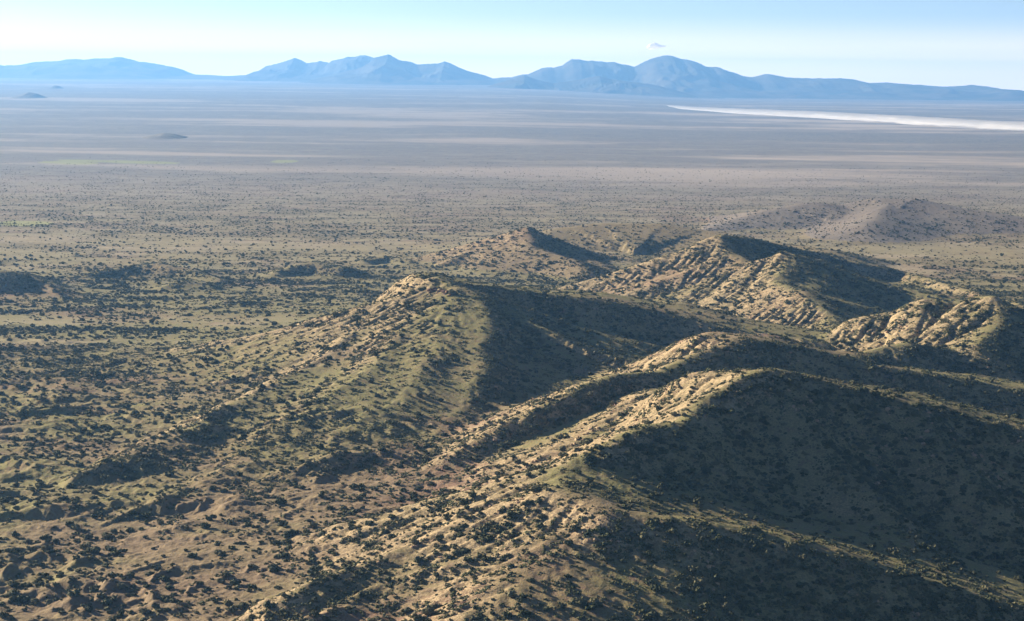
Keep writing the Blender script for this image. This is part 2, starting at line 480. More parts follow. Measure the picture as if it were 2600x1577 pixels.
def build_heights():
    c2 = CELL * 2
    xs = np.arange(GX0, GX1 + c2, c2, dtype=np.float32)
    ys = np.arange(GY0, GY1 + c2, c2, dtype=np.float32)
    X, Y = np.meshgrid(xs, ys)
    per = {}
    best = np.zeros_like(X)
    bid = np.zeros(X.shape, np.int32)
    crest = np.zeros_like(X)            # distance to the crest that rules here
    crest[:] = 300
    HO = hollow(X, Y)
    wx = X + 8 * fbm(X / 70, Y / 70, 3, 5)
    wy = Y + 8 * fbm(X / 70, Y / 70, 3, 6)
    for rd in RIDGES:
        P = np.array([at_depth(*p) for p in rd['pts']])
        P[:, 2] = P[:, 2] + rd.get('lift', 0)
        reach = P[:, 2].max() / min(rd['sl'], rd['sr']) * 4.5 + 20
        i0, i1 = np.searchsorted(xs, [P[:, 0].min() - reach, P[:, 0].max() + reach])
        j0, j1 = np.searchsorted(ys, [P[:, 1].min() - reach, P[:, 1].max() + reach])
        if i1 - i0 < 2 or j1 - j0 < 2:
            continue
        x, y = wx[j0:j1, i0:i1], wy[j0:j1, i0:i1]
        bd = np.full(x.shape, 1e9, np.float32)
        bz = np.zeros_like(x)
        bs = np.zeros_like(x)
        bo = np.zeros_like(x)
        nseg = len(P) - 1
        seg = 0
        for a, b in zip(P[:-1], P[1:]):
            dx, dy = b[0] - a[0], b[1] - a[1]
            L2 = dx * dx + dy * dy + 1e-6
            tu = ((x - a[0]) * dx + (y - a[1]) * dy) / L2
            t = np.clip(tu, 0, 1)
            over = (np.maximum(-tu, 0) * (seg == 0) + np.maximum(tu - 1, 0) * (seg == nseg - 1)) * math.sqrt(L2)
            seg += 1
            ex, ey = x - a[0] - t * dx, y - a[1] - t * dy
            d = np.sqrt(ex * ex + ey * ey)
            side = (dx * ey - dy * ex) / (math.sqrt(L2) * np.maximum(d, 0.01))
            k = d < bd
            bd = np.where(k, d, bd)
            bz = np.where(k, a[2] + t * (b[2] - a[2]), bz)
            bs = np.where(k, side, bs)
            bo = np.where(k, over / np.maximum(d, 0.01), bo)
        sl = rd['sr'] + (rd['sl'] - rd['sr']) * smooth(-0.6, 0.6, bs)
        cap = max(rd['sl'], rd['sr'], 0.72 if 'hill' not in rd['name'] or rd['name'] == 'main_hill' else 0)
        sl = sl + (cap - sl) * bo
        top = (1 - bo) * rd.get('top', 0) * smooth(0.0, 0.6, bs)
        dd = np.maximum(bd - top, 0)
        de = np.sqrt(dd * dd + rd['r'] ** 2) - rd['r']
        bz = np.maximum(bz - HO[j0:j1, i0:i1] - rd.get('dip', 0) * np.minimum(bd, top), 1.0)
        q = sl * de / np.maximum(bz, 1.0)
        apn, apf = rd.get('ap', 0.07), rd.get('apf', rd.get('ap', 0.28))
        ap = apn + (apf - apn) * smooth(-0.6, 0.6, bs)
        ap = ap + (0.07 - ap) * np.clip(bo * (cap > 0.55), 0, 1)
        h = bz * ((1 - ap) * np.clip(1 - q * 0.95, 0, 1) ** 1.12 + ap * np.exp(-q * 0.7))
        A = per.setdefault(rd['name'], np.zeros(X.shape, np.float64))[j0:j1, i0:i1]
        A += (np.maximum(h, 0) / 50.0).astype(np.float64) ** 26
        Bt = best[j0:j1, i0:i1]
        k = h > Bt
        Bt[k] = h[k]
        bid[j0:j1, i0:i1][k] = HILL_NAMES.index(rd['name'])
        crest[j0:j1, i0:i1] = np.where(k, bd, crest[j0:j1, i0:i1])
    hh = sum((A ** (1 / 26.0)) ** 16 for A in per.values()) ** (1 / 16.0) * 50.0
    hh = hh.astype(np.float32)
    # up to the working grid
    xs1 = GX0 + np.arange(NX, dtype=np.float32) * CELL
    ys1 = GY0 + np.arange(NY, dtype=np.float32) * CELL
    X1, Y1 = np.meshgrid(xs1, ys1)
    gx, gy = (X1 - GX0) / c2, (Y1 - GY0) / c2
    Hh = bilerp(hh, gx, gy).astype(np.float32)
    CR = bilerp(crest, gx, gy)
    ID = bid[np.clip(np.rint(gy).astype(int), 0, len(ys) - 1), np.clip(np.rint(gx).astype(int), 0, len(xs) - 1)]
    ID = np.where(Hh > 7.0, ID, 0)
    edge = smooth(0, 120, np.minimum(np.minimum(X1 - GX0, GX1 - X1), np.minimum(Y1 - GY0, GY1 - Y1)))
    Hh *= edge
    away = 1 - np.exp(-CR / 38.0)
    w1 = fbm(X1 / 60, Y1 / 60, 2, 31) * 25
    n1 = ridged((X1 + w1) / 95, (Y1 - w1) / 95, 5, 11)
    n2 = fbm(X1 / 26, Y1 / 26, 4, 21)
    NK = blur(np.array([dict(cone_hill=.22, round_hill=.2, far_hill=.5, near_ridge=.7, middle_ridge=.8).get(q, 1.0) for q in HILL_NAMES], np.float32)[ID], 8)
    amp = np.minimum(Hh, 70) * 0.035 * NK
    n0 = fbm((X1 + w1) / 170, (Y1 + w1) / 170, 3, 14)
    Z = plain_height(X1, Y1) + Hh + NK * away * np.minimum(Hh, 60) * 0.15 * n0 + away * amp * n1 + np.minimum(Hh, 30) * 0.02 * n2
    # broken ground on the foot of the hills, lower left
    bad = smooth(2150, 1500, Y1 + X1 * 0.5) * smooth(45, 5, Hh) * edge
    u = (X1 * 0.80 + Y1 * 0.60)
    v = (-X1 * 0.60 + Y1 * 0.80)
    w2 = fbm(X1 / 140, Y1 / 140, 3, 33) * 70
    Z += bad * (7.5 * ridged((u + w1 + w2) / 130, (v + w1 - w2) / 62, 5, 41, 0.55) + 2.6 * ridged((X1 + w1) / 34, (Y1 + w1) / 34, 4, 45) * (0.4 + smooth(-.3, .5, n0)))
    mid = smooth(5, 0, Hh) * smooth(1800, 2300, Y1) * edge
    Z += mid * 2.0 * ridged(X1 / 160, Y1 / 90, 4, 48)
    return X1, Y1, Z.astype(np.float32), Hh, CR, ID, edge


def erode(Z, weight, batches=7, n=90000, steps=46):
    H = Z.copy()
    ny, nx = H.shape
    N = nx * ny
    wflat = weight.ravel().astype(np.float64)
    cdf = np.cumsum(wflat)
    cdf /= cdf[-1]
    flow = np.zeros(N, np.float32)
    for b in range(batches):
        idx = np.searchsorted(cdf, RNG.random(n))
        px = (idx % nx + RNG.random(n)).astype(np.float32)
        py = (idx // nx + RNG.random(n)).astype(np.float32)
        dx = np.zeros(n, np.float32)
        dy = np.zeros(n, np.float32)
        sp = np.ones(n, np.float32)
        wa = np.ones(n, np.float32)
        se = np.zeros(n, np.float32)
        for s in range(steps):
            ok = (px > 1) & (px < nx - 3) & (py > 1) & (py < ny - 3)
            if not ok.all():
                px, py, dx, dy, sp, wa, se = [q[ok] for q in (px, py, dx, dy, sp, wa, se)]
            ix = px.astype(np.int32)
            iy = py.astype(np.int32)
            fx, fy = px - ix, py - iy
            i = iy * nx + ix
            F = H.ravel()
            h00, h10, h01, h11 = F[i], F[i + 1], F[i + nx], F[i + nx + 1]
            gx = (h10 - h00) * (1 - fy) + (h11 - h01) * fy
            gy = (h01 - h00) * (1 - fx) + (h11 - h10) * fx
            h = (h00 * (1 - fx) + h10 * fx) * (1 - fy) + (h01 * (1 - fx) + h11 * fx) * fy
            dx = dx * 0.35 - gx * 0.65
            dy = dy * 0.35 - gy * 0.65
            ln = np.sqrt(dx * dx + dy * dy) + 1e-5
            dx /= ln
            dy /= ln
            qx, qy = px + dx, py + dy
            hn = bilerp(H, qx, qy)
            dh = hn - h
            cap = np.clip(-dh, 0.02, 0.7) * sp * wa * 1.5
            up = dh > 0
            dep = np.where(up, np.minimum(dh, se), np.where(se > cap, (se - cap) * 0.12, 0))
            ero = np.where((~up) & (se <= cap), np.minimum((cap - se) * 0.10, np.maximum(-dh, 0) * 0.28), 0)
            ch = dep - ero
            se = se - ch
            w = [(1 - fx) * (1 - fy), fx * (1 - fy), (1 - fx) * fy, fx * fy]
            D = np.bincount(i, ch * w[0], N)
            D += np.bincount(i + 1, ch * w[1], N)
            D += np.bincount(i + nx, ch * w[2], N)
            D += np.bincount(i + nx + 1, ch * w[3], N)
            H += np.clip(D, -0.18, 0.22).reshape(ny, nx).astype(np.float32)
            flow += np.bincount(i, wa, N).astype(np.float32)
            sp = np.sqrt(np.maximum(sp * sp * 0.9 - dh * 1.2, 0.05))
            sp = np.minimum(sp, 3.5)
            wa *= 0.975
            px, py = qx, qy
    return H, flow.reshape(ny, nx)


def blur(A, k):
    for ax in (0, 1):
        B_ = np.cumsum(np.concatenate([np.repeat(np.take(A, [0], ax), k + 1, ax), A, np.repeat(np.take(A, [-1], ax), k, ax)], ax), ax)
        s0 = [slice(None)] * 2
        s1 = [slice(None)] * 2
        s0[ax] = slice(0, A.shape[ax])
        s1[ax] = slice(2 * k + 1, 2 * k + 1 + A.shape[ax])
        A = (B_[tuple(s1)] - B_[tuple(s0)]) / (2 * k + 1)
    return A.astype(np.float32)


X1, Y1, Z0, HH, CR, ID, EDGE = build_heights()
print('base', round(time.time() - T0, 1))
ANG = X1 / Y1
wt = (0.12 + np.minimum(HH, 30) / 30.0 + 0.5 * smooth(2100, 1500, Y1)) * smooth(0.36, 0.30, np.abs(ANG)) * EDGE * np.clip(2500 / Y1, 0.4, 2) + 1e-6
ZG, FLOW = erode(Z0, wt)
KE = np.array([dict(plain=1.0, near_ridge=.30, near_spur=.25, middle_ridge=.45, side_ridge=.4, main_hill=.7, cone_hill=.3, round_hill=.25, far_hill=.5).get(q, .6) for q in HILL_NAMES], np.float32)
ZG = Z0 + (ZG - Z0) * EDGE * blur(KE[ID], 8)
_b = blur(ZG, 16)
_gy, _gx = np.gradient(_b, CELL)
LEE = _gx * SUN_DIR.x + _gy * SUN_DIR.y       # > 0: slope turned away from the morning sun, less gullied, ground toned to deepen its shade
_sm = blur(blur(ZG, 5), 5)
_m = blur((smooth(0.02, 0.22, LEE) * smooth(6, 18, HH)).astype(np.float32), 4)
ZG = ZG + (_sm - ZG) * 0.60 * _m
print('eroded', round(time.time() - T0, 1))
gyy, gxx = np.gradient(ZG, CELL)
SLOPE = np.sqrt(gxx * gxx + gyy * gyy)


CURV = ZG - blur(ZG, 6)


def G(A, x, y):
    return bilerp(A, (x - GX0) / CELL, (y - GY0) / CELL)


HH[-1] = HH[0] = 0
HH[:, 0] = HH[:, -1] = 0


def inside(x, y):
    return (x > GX0) & (x < GX1) & (y > GY0) & (y < GY1)


# scrub cover over the plain against distance, read off the photograph at its left side
_BANDS = [(1577, .20), (1520, .26), (1430, .30), (1300, .30), (1180, .30), (1090, .34), (1050, .26), (1015, .18), (985, .56), (940, .85), (905, .80), (892, .10), (872, .05), (864, .6), (845, .8), (834, .14), (815, .08), (803, .46), (780, .6), (745, .6), (720, .66), (700, .45), (680, .34), (660, .27), (640, .22), (622, .08), (606, .12), (590, .30), (565, .30), (540, .24), (500, .26), (470, .2), (440, .16)]
_BY = np.array([on_level(400, v)[1] for v, c in _BANDS])
_BC = np.array([c for v, c in _BANDS])


def cover_plain(x, y):
    yy = y * (1 + 0.016 * fbm(x / 200, y / 180, 3, 71)) + 0.03 * (x + 350) * smooth(800, 2500, y)
    c = np.interp(yy, _BY, _BC)
    c = c * (0.35 + 1.2 * smooth(-0.35, 0.45, fbm(x / 70, y / 40, 4, 73)))
    return c


# ------------------------------------------------------------------ ground sheet (rings round the view point, finer where hills stand)
def terrain():
    a_in = np.linspace(-0.315, 0.315, 800)
    a_out = np.concatenate([0.315 + np.cumsum(np.geomspace(0.0012, 0.22, 40))])
    a_out = a_out[a_out < math.pi - 0.02]
    ang = np.concatenate([-a_out[::-1], a_in, a_out, [2 * math.pi - a_out[-1]]])
    rad = np.concatenate([[3.0, 150, 350, 520], np.geomspace(640, 860, 50)[:-1], np.geomspace(860, 2700, 700)[:-1], np.geomspace(2700, 4650, 210)[:-1], np.geomspace(4650, 12000, 120)[:-1], np.geomspace(12000, 44000, 90)])
    A, R = np.meshgrid(ang, rad)
    x = (np.sin(A) * R).astype(np.float64)
    y = (np.cos(A) * R).astype(np.float64)
    ins = inside(x, y)
    z = plain_height(x, y)
    g = lambda a: np.where(ins, G(a, x, y), 0)
    hh = g(HH)
    z = np.where(ins, G(ZG, x, y), z)
    slope = np.where(ins, g(SLOPE), 0.02)
    curv = g(CURV)
    near = smooth(3200, 1500, R) * ins
    rocky = smooth(0.30, 0.60, slope) * smooth(4, 16, hh)
    rn = ridged(x / 9.0, y / 9.0, 4, 61)
    z = z + near * (0.16 + 0.16 * rocky) * rn * 0.9 + near * 0.25 * fbm(x / 3.1, y / 3.1, 3, 66)
    z = z + near * smooth(2000, 1300, y + x * 0.5) * smooth(30, 6, hh) * (0.5 * rn + 1.0 * ridged((x + 0.6 * y) / 34 + 0.4 * rn, (y - 0.6 * x) / 19, 4, 67))
    V = np.stack([x, y, z], -1)
    # normals over the whole sheet, so pieces meet without a crease
    du = np.gradient(V, axis=1)
    dv = np.gradient(V, axis=0)
    nrm = np.cross(du, dv)
    nrm *= np.sign(nrm[..., 2:3] + 1e-12)
    nrm /= np.linalg.norm(nrm, axis=-1, keepdims=True) + 1e-9
    ny, nx = A.shape
    ids = np.where(ins, ID[np.clip(np.rint((y - GY0) / CELL).astype(int), 0, NY - 1), np.clip(np.rint((x - GX0) / CELL).astype(int), 0, NX - 1)], 0)
    pn = fbm(x / 120, y / 120, 4, 81)
    lee = g(LEE)
    rock = (1 - 0.75 * smooth(0.12, 0.35, lee)) * smooth(0.27 - 0.18 * smooth(0, -0.22, lee), 0.60 - 0.25 * smooth(0, -0.22, lee), slope + 0.10 * pn + 0.02 * np.clip(curv, -4, 4)) * smooth(3, 14, hh)  # pale rock thinned away from the sun, which keeps shaded ground darker
    grass = (1 - 0.75 * smooth(3800, 6500, y)) * np.clip(smooth(-0.5, 0.35, fbm(x / 170, y / 110, 4, 83) + 0.25 + 0.08 * smooth(5, 20, hh)) * (1 - 0.35 * rock), 0, 1)
    rnd = (ids == HILL_NAMES.index('round_hill'))
    rock = rock * np.where(rnd, 0.15, 1.0)
    grass = np.where(rnd, 0.8, grass)
    fh = np.isin(ids, [HILL_NAMES.index(q) for q in ('far_hill', 'cone_hill')])
    grass = grass * np.where(fh, 0.35, 1.0) * (1 - 0.5 * smooth(2300, 3600, y))
    grass = np.maximum(grass, 0.9 * smooth(0.12, 0.35, lee) * smooth(6, 15, hh))  # fuller grass on slopes away from the sun, put in to deepen their shade
    brk = smooth(2000, 1300, y + x * 0.5) * smooth(30, 6, hh) * ins
    grass = grass * (1 - 0.85 * brk * smooth(-0.5, 0.25, fbm(x / 90, y / 60, 3, 97)))
    red = smooth(-0.1, 0.4, fbm(x / 210, y / 160, 3, 87)) * np.clip(0.55 + 0.3 * smooth(0.1, 0.4, slope) + 0.3 * brk, 0, 1) * (1 - 0.6 * np.isin(ids, [HILL_NAMES.index('far_hill')])) * np.where(rnd, 0.2, 1.0)
    cov = cover_plain(x, y)
    farf = smooth(4200, 7200, y + 500 * fbm(x / 300, y / 300, 3, 77))
    bw = 300 * fbm(x / 1500, y / 900, 3, 88)
    bands = 0.75 * fbm(x / 1500 + 0.00025 * y, (y + bw) / 520, 6, 85, 0.6) + 0.5 * fbm(x / 7000, (y + bw) / 1700, 4, 86)
    scrub = np.where(y > 0, farf * np.clip(0.34 - 1.0 * bands, 0.03, 0.9), 0.3)
    scrub = np.maximum(scrub, np.clip(0.16 * smooth(2600, 4200, y) + 0.9 * cov, 0, 0.72) * smooth(1500, 3600, y) * (hh < 6))
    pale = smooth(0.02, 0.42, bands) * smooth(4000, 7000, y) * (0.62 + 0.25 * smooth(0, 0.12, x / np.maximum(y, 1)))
    green = np.zeros_like(x)
    for u0, u1, v0 in ((150, 455, 405), (690, 755, 409), (0, 130, 565), (100, 250, 410)):
        p0, p1 = on_level(u0, v0), on_level(u1, v0 + (u1 - u0) * 0.03)
        t = np.clip((x - p0[0]) / (p1[0] - p0[0]), 0, 1)
        yc = p0[1] + t * (p1[1] - p0[1])
        wv = 0.022 * yc * np.sqrt(np.clip(4 * t * (1 - t), 0, 1))
        wob = fbm(x / 200, y / 200, 3, 95)
        green = np.maximum(green, smooth(1.0, 0.4, np.abs(y - yc) / (wv + 1) + 0.5 * wob) * (t > 0) * (t < 1))
    F = grid_faces(ny, nx)
    fid = ids.ravel()[F[:, 0]]
    V = V.reshape(-1, 3)
    nrm = nrm.reshape(-1, 3)
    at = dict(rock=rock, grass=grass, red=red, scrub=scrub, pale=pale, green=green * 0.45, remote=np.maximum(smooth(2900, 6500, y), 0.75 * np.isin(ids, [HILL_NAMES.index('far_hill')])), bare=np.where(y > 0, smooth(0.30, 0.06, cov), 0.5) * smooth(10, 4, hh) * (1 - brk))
    info = {
        'plain': 'broad scrub covered desert plain stretching out to the blue mountains',
        'near_ridge': 'nearest bushy ridge, its right flank in deep blue shade',
        'near_spur': 'low spur with a thin sunlit crest in the dark lower right corner',
        'middle_ridge': 'second ridge with pale rocks along its left nose, behind the nearest one',
        'side_ridge': 'small dark ridge below the bright rocky hill at the right edge',
        'main_hill': 'tall central hill with a flat top, sunlit left face and dark right face',
        'back_hill': 'long rocky hill with a pointed summit and shaded hollow behind the central hill',
        'rocky_hill': 'bright cream coloured rocky hill at the right edge',
        'cone_hill': 'cone shaped brown hill with a smooth shaded right side',
        'round_hill': 'rounded bush dotted hill behind the cone shaped hill',
        'far_hill': 'farthest brown gullied hill at the upper right, on the plain',
        'low_hill': 'low dark humps rising from the scrub plain on the left',
    }
    for k, nm in enumerate(HILL_NAMES):
        f = F[fid == k]
        if not len(f):
            continue
        used, inv = np.unique(f, return_inverse=True)
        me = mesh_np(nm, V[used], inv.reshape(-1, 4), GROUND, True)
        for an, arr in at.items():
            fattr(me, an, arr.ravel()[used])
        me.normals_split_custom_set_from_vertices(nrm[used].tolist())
        o = link(nm, me)
        tag(o, info[nm], 'plain' if nm == 'plain' else 'hill', kind='structure')
    return V[:, 2].min()


ZMIN = terrain()
print('terrain', round(time.time() - T0, 1))


# ------------------------------------------------------------------ far mountains
def mountain_range(name, label, prof, depth, width, base, gul, seed, ext=(0, 0)):
    """prof: skyline (u,v) of the photograph; a massif of real depth is raised under it"""
    P = np.array([at_depth(u, v, depth) for u, v in prof])
    if ext[0]:
        P = np.vstack([P[0] + [-ext[0] * 1.5, 0, -150], P])
    if ext[1]:
        P = np.vstack([P, P[-1] + [ext[1] * 1.5, 0, -200]])
    n = 620
    m = 90
    xs = np.linspace(P[0, 0], P[-1, 0], n)
    top = np.interp(xs, P[:, 0], P[:, 2])
    top = top + np.maximum(top - base, 0) * 0.075 * fbm(xs / 300, xs * 0 + seed, 4, seed + 13, 0.6)
    rel = np.maximum(top - base, 0)
    t = np.linspace(-1, 1, m)
    T, Xg = np.meshgrid(t, xs, indexing='ij')
    wig = fbm(Xg / 2600, Xg * 0 + seed, 3, seed) * 0.18
    Yg = depth + (T) * width
    # spurs and gullies running down from the crest
    w = fbm(Xg / 1500, Yg / 1500, 3, seed + 3) * 900
    g = ridged((Xg + w) / gul, Yg / (gul * 2.6), 5, seed + 5)
    flank = np.clip(1 - np.abs(T) ** 0.9, 0, 1)
    away = smooth(0.0, 0.35, np.abs(T))
    Zg = base - 60 + (rel[None, :] + 60) * flank * (1 + away * (0.75 * g - 0.1)) * (1 - 0.35 * away * (1 - flank))
    small = fbm(Xg / 420, Yg / 420, 4, seed + 9) * np.minimum(rel[None, :], 300) * 0.08
    Zg = Zg + small * away
    ends = smooth(0, 0.03, (Xg - xs[0]) / (xs[-1] - xs[0])) * smooth(0, 0.03, (xs[-1] - Xg) / (xs[-1] - xs[0]))
    V = np.stack([Xg, Yg, Zg], -1).reshape(-1, 3)
    o = link(name, mesh_np(name, V, grid_faces(m, n), MOUNT, True))
    tag(o, label, 'mountain range', 'blue mountain ranges on the horizon', 'structure')
    return V[:, 2].max()


def s1(L):
    return [(a * .5276, b * .5276) for a, b in L]


def s2(L):
    return [(1300 + a * .5276, b * .5276) for a, b in L]


TOPS = []
TOPS.append(mountain_range('mountain_range', 'low blue mountain range at the far left of the horizon',
    s1([(-500, 335), (-200, 330), (0, 318), (40, 312), (100, 310), (165, 298), (240, 293), (330, 286), (440, 279), (520, 278), (570, 270), (600, 276), (640, 291), (700, 294), (760, 310), (830, 322), (870, 340), (905, 358), (1000, 360), (1100, 365), (1150, 362), (1220, 359), (1400, 366)]), 39000, 5000, 236, 1500, 201, (3000, 800)))
TOPS.append(mountain_range('mountain_range', 'jagged blue mountain range with several peaks in the middle of the horizon',
    s1([(1150, 372), (1220, 358), (1250, 340), (1280, 318), (1340, 302), (1420, 273), (1440, 280), (1475, 301), (1540, 290), (1585, 303), (1600, 292), (1680, 272), (1760, 261), (1800, 277), (1830, 268), (1870, 262), (1920, 288), (2000, 320), (2200, 365), (2400, 381)]), 37500, 4200, 228, 1300, 221, (300, 600)))
TOPS.append(mountain_range('mountain_range', 'darker blue mountain ridge standing in front of the jagged range',
    s1([(1480, 388), (1560, 370), (1640, 350), (1720, 330), (1780, 300), (1810, 275), (1840, 263), (1870, 258), (1920, 285), (1970, 292), (2010, 307), (2110, 303), (2140, 290), (2200, 318), (2280, 348), (2340, 365), (2400, 385)]), 34000, 3200, 205, 1100, 241, (300, 300)))
TOPS.append(mountain_range('mountain_range', 'broad blue mountain range with a rounded dome on the right half of the horizon',
    s2([(-160, 384), (-60, 372), (0, 372), (80, 352), (140, 325), (180, 319), (240, 315), (285, 281), (370, 295), (470, 300), (590, 317), (640, 290), (690, 272), (770, 269), (880, 292), (930, 315), (1000, 322), (1050, 340), (1110, 366), (1160, 366), (1230, 353), (1340, 373), (1500, 377), (1600, 377), (1720, 400), (1800, 393), (1920, 405), (2050, 414), (2170, 413), (2210, 405), (2380, 430), (2464, 435), (2900, 455)]), 34000, 5200, 60, 1500, 261, (300, 2500)))
TOPS.append(mountain_range('mountain_range', 'low dark foothill ridge in front of the domed range',
    s2([(-20, 385), (60, 362), (120, 380), (200, 400), (300, 385), (420, 366), (520, 385), (640, 400), (760, 425), (860, 455)]), 29500, 2300, 70, 1000, 281, (300, 300)))


# ------------------------------------------------------------------ small far buttes on the plain, left
def butte(u0, u1, v_base, v_top, peak, depth, seed, label):
    a, b = at_depth(u0, v_base, depth), at_depth(u1, v_base, depth)
    top = at_depth(u0, v_top, depth)[2] - a[2]
    n, m = 60, 40
    xs = np.linspace(a[0], b[0], n)
    hw = (b[0] - a[0]) * 0.8
    ys = np.linspace(depth - hw, depth + hw, m)
    Xg, Yg = np.meshgrid(xs, ys)
    s = (Xg - a[0]) / (b[0] - a[0])
    prof = np.interp(s, [0, peak - .4, peak - .22, peak - .07, peak, peak + .1, peak + .22, 1], [0, .10, .34, .86, 1, .84, .38, 0])
    prof = np.convolve(np.pad(prof, 3, 'edge'), np.ones(7) / 7, 'valid') if prof.ndim == 1 else prof
    fl = np.clip(1 - np.abs(Yg - depth) / hw, 0, 1)
    zz = a[2] - 12 + (top * 0.6 + 12) * prof * fl * (1 + 0.25 * (1 - fl) * ridged(Xg / 180, Yg / 300, 4, seed))
    o = link('butte', mesh_np('butte', np.stack([Xg, Yg, zz], -1).reshape(-1, 3), grid_faces(m, n), BUTTE, True))
    tag(o, label, 'hill', 'small far hills on the plain', 'structure')


butte(-30, 150, 250, 221, .58, 18000, 301, 'dark blue butte near the left edge below the mountains')
butte(90, 190, 226, 209, .5, 23700, 303, 'small blue butte just right of the larger one, below the mountains')
butte(240, 480, 346, 328, .75, 9250, 305, 'low lone dark hump far out on the left plain')


# ------------------------------------------------------------------ fog bank and little cloud
def lumps(name, path, radius, squash, seed, label, cat, ground=None):
    """a rolling bank: a fat tube along a path with puffs pushed out of it"""
    P = np.array(path)
    L = np.concatenate([[0], np.cumsum(np.linalg.norm(np.diff(P, axis=0), axis=1))])
    n, m = 420, 40
    s = np.linspace(0, L[-1], n)
    C = np.stack([np.interp(s, L, P[:, k]) for k in range(3)], 1)
    th = np.linspace(0, 2 * math.pi, m, endpoint=False)
    S, TH = np.meshgrid(s, th, indexing='ij')
    rr = np.interp(s, L, radius)
    puff = -0.05 * ridged(S / 420, TH * 1.3, 3, seed) + 0.05 * fbm(S / 160, TH * 3, 3, seed + 2)
    Rr = rr[:, None] * (1 + puff)
    tdir = np.gradient(C, axis=0)
    tdir /= np.linalg.norm(tdir, axis=1, keepdims=True)
    side = np.stack([tdir[:, 1], -tdir[:, 0], tdir[:, 2] * 0], 1)
    V = C[:, None, :] + side[:, None, :] * (np.cos(TH) * Rr * squash)[..., None]
    V[..., 2] += np.sin(TH) * Rr
    i = np.arange(n - 1)[:, None] * m
    j = np.arange(m)[None, :]
    F = np.stack([i + j, i + (j + 1) % m, i + m + (j + 1) % m, i + m + j], -1).reshape(-1, 4)
    o = link(name, mesh_np(name, V.reshape(-1, 3), F, FOG if 'fog' in name else CLOUD, True))
    tag(o, label, cat, kind='stuff')
    return o


fog_px = [(1690, 261), (1760, 269), (1900, 276), (2100, 285), (2300, 296), (2450, 305), (2600, 312), (2800, 322), (3050, 335)]
fog_path = []
for u, v in fog_px:
    q = on_level(u, v + 6, 46)
    fog_path.append((q[0], q[1], 27))
lumps('fog_bank', fog_path, [20, 33, 38, 41, 41, 40, 39, 38, 37], 3.6, 311, 'long white bank of low fog lying along the foot of the domed range', 'fog bank')

ctr = at_depth(1664, 119, 70000)
lumps('cloud', [(ctr[0] - 330, 70000, ctr[2] - 20), (ctr[0] - 200, 70000, ctr[2]), (ctr[0] - 40, 70000, ctr[2] + 40), (ctr[0] + 160, 70000, ctr[2] + 10), (ctr[0] + 420, 70000, ctr[2] + 30)], [15, 120, 130, 60, 10], 1.2, 331, 'single tiny pale cloud floating above the domed mountain', 'cloud')


# ------------------------------------------------------------------ bushes
def icos(sub):
    import bmesh
    bm = bmesh.new()
    bmesh.ops.create_icosphere(bm, subdivisions=sub, radius=1.0)
    v = np.array([x.co[:] for x in bm.verts])
    f = np.array([[x.index for x in p.verts] for p in bm.faces])
    bm.free()
    return v, f


ICO2, ICOF2 = icos(2)
ICO3, ICOF3 = icos(3)


def crown_mesh(name, seed, mat, lobes, leaves, flat=0.75, height=1.0, spread=0.8):
    """uneven crown about one metre in radius: several ragged lobes and loose leaf sprays"""
    r = np.random.default_rng(seed)
    Vs, Fs, off = [], [], 0
    for k in range(lobes):
        a = r.uniform(0, 2 * math.pi)
        rad = r.uniform(0.25, spread) if k else 0
        s = r.uniform(0.26, 0.50) if k else 0.52
        c = np.array([math.cos(a) * rad, math.sin(a) * rad, (0.25 + 0.75 * r.uniform(0, 1) * (1 - rad * 0.5)) * height])
        jit = 1 + 0.28 * r.standard_normal((len(ICO2), 1)).clip(-1.6, 1.6)
        v = ICO2 * jit * s * np.array([1, 1, flat]) + c
        v[:, 2] = np.maximum(v[:, 2], 0.02)
        Vs.append(v)
        Fs.append(ICOF2 + off)
        off += len(v)
    base = np.concatenate(Vs)
    p = base[r.integers(0, len(base), leaves)]
    d = r.standard_normal((leaves, 3))
    e = r.standard_normal((leaves, 3))
    d /= np.linalg.norm(d, axis=1, keepdims=True)
    e /= np.linalg.norm(e, axis=1, keepdims=True)
    sz = r.uniform(0.10, 0.24, (leaves, 1))
    tri = np.stack([p + d * sz, p + e * sz, p - (d + e) * sz * 0.6], 1).reshape(-1, 3)
    tri[:, 2] = np.maximum(tri[:, 2], 0.0)
    Vs.append(tri)
    Fs.append(np.arange(leaves * 3).reshape(-1, 3) + off)
    return mesh_np(name, np.concatenate(Vs), np.concatenate(Fs), mat, False)


def trunk_mesh(seed):
    r = np.random.default_rng(seed)
    Vs, Fs, off = [], [], 0
    for k in range(3):
        a = r.uniform(0, 6.28)
        tip = np.array([math.cos(a) * 0.4, math.sin(a) * 0.4, 0.75])
        V = []
        for q, t in enumerate((0, 0.5, 1.0)):
            c = np.array([tip[0] * t, tip[1] * t, -0.25 + (tip[2] + 0.25) * t])
            w = 0.11 * (1 - 0.7 * t)
            for j in range(5):
                b = j * 2 * math.pi / 5
                V.append(c + [math.cos(b) * w, math.sin(b) * w, 0])
        Vs.append(np.array(V))
        for q in range(2):
            for j in range(5):
                Fs.append([off + q * 5 + j, off + q * 5 + (j + 1) % 5, off + q * 5 + 5 + (j + 1) % 5, off + q * 5 + 5 + j])
        off += 15
    return mesh_np('trunk', np.concatenate(Vs), np.array(Fs), BARK, True)


CROWNS = [crown_mesh('juniper_crown', 500 + k, JUNIPER, 5 + k % 4, 190, 0.62 + 0.08 * (k % 4), 0.62 + 0.14 * (k % 4), 0.7 + 0.15 * (k % 3)) for k in range(8)]


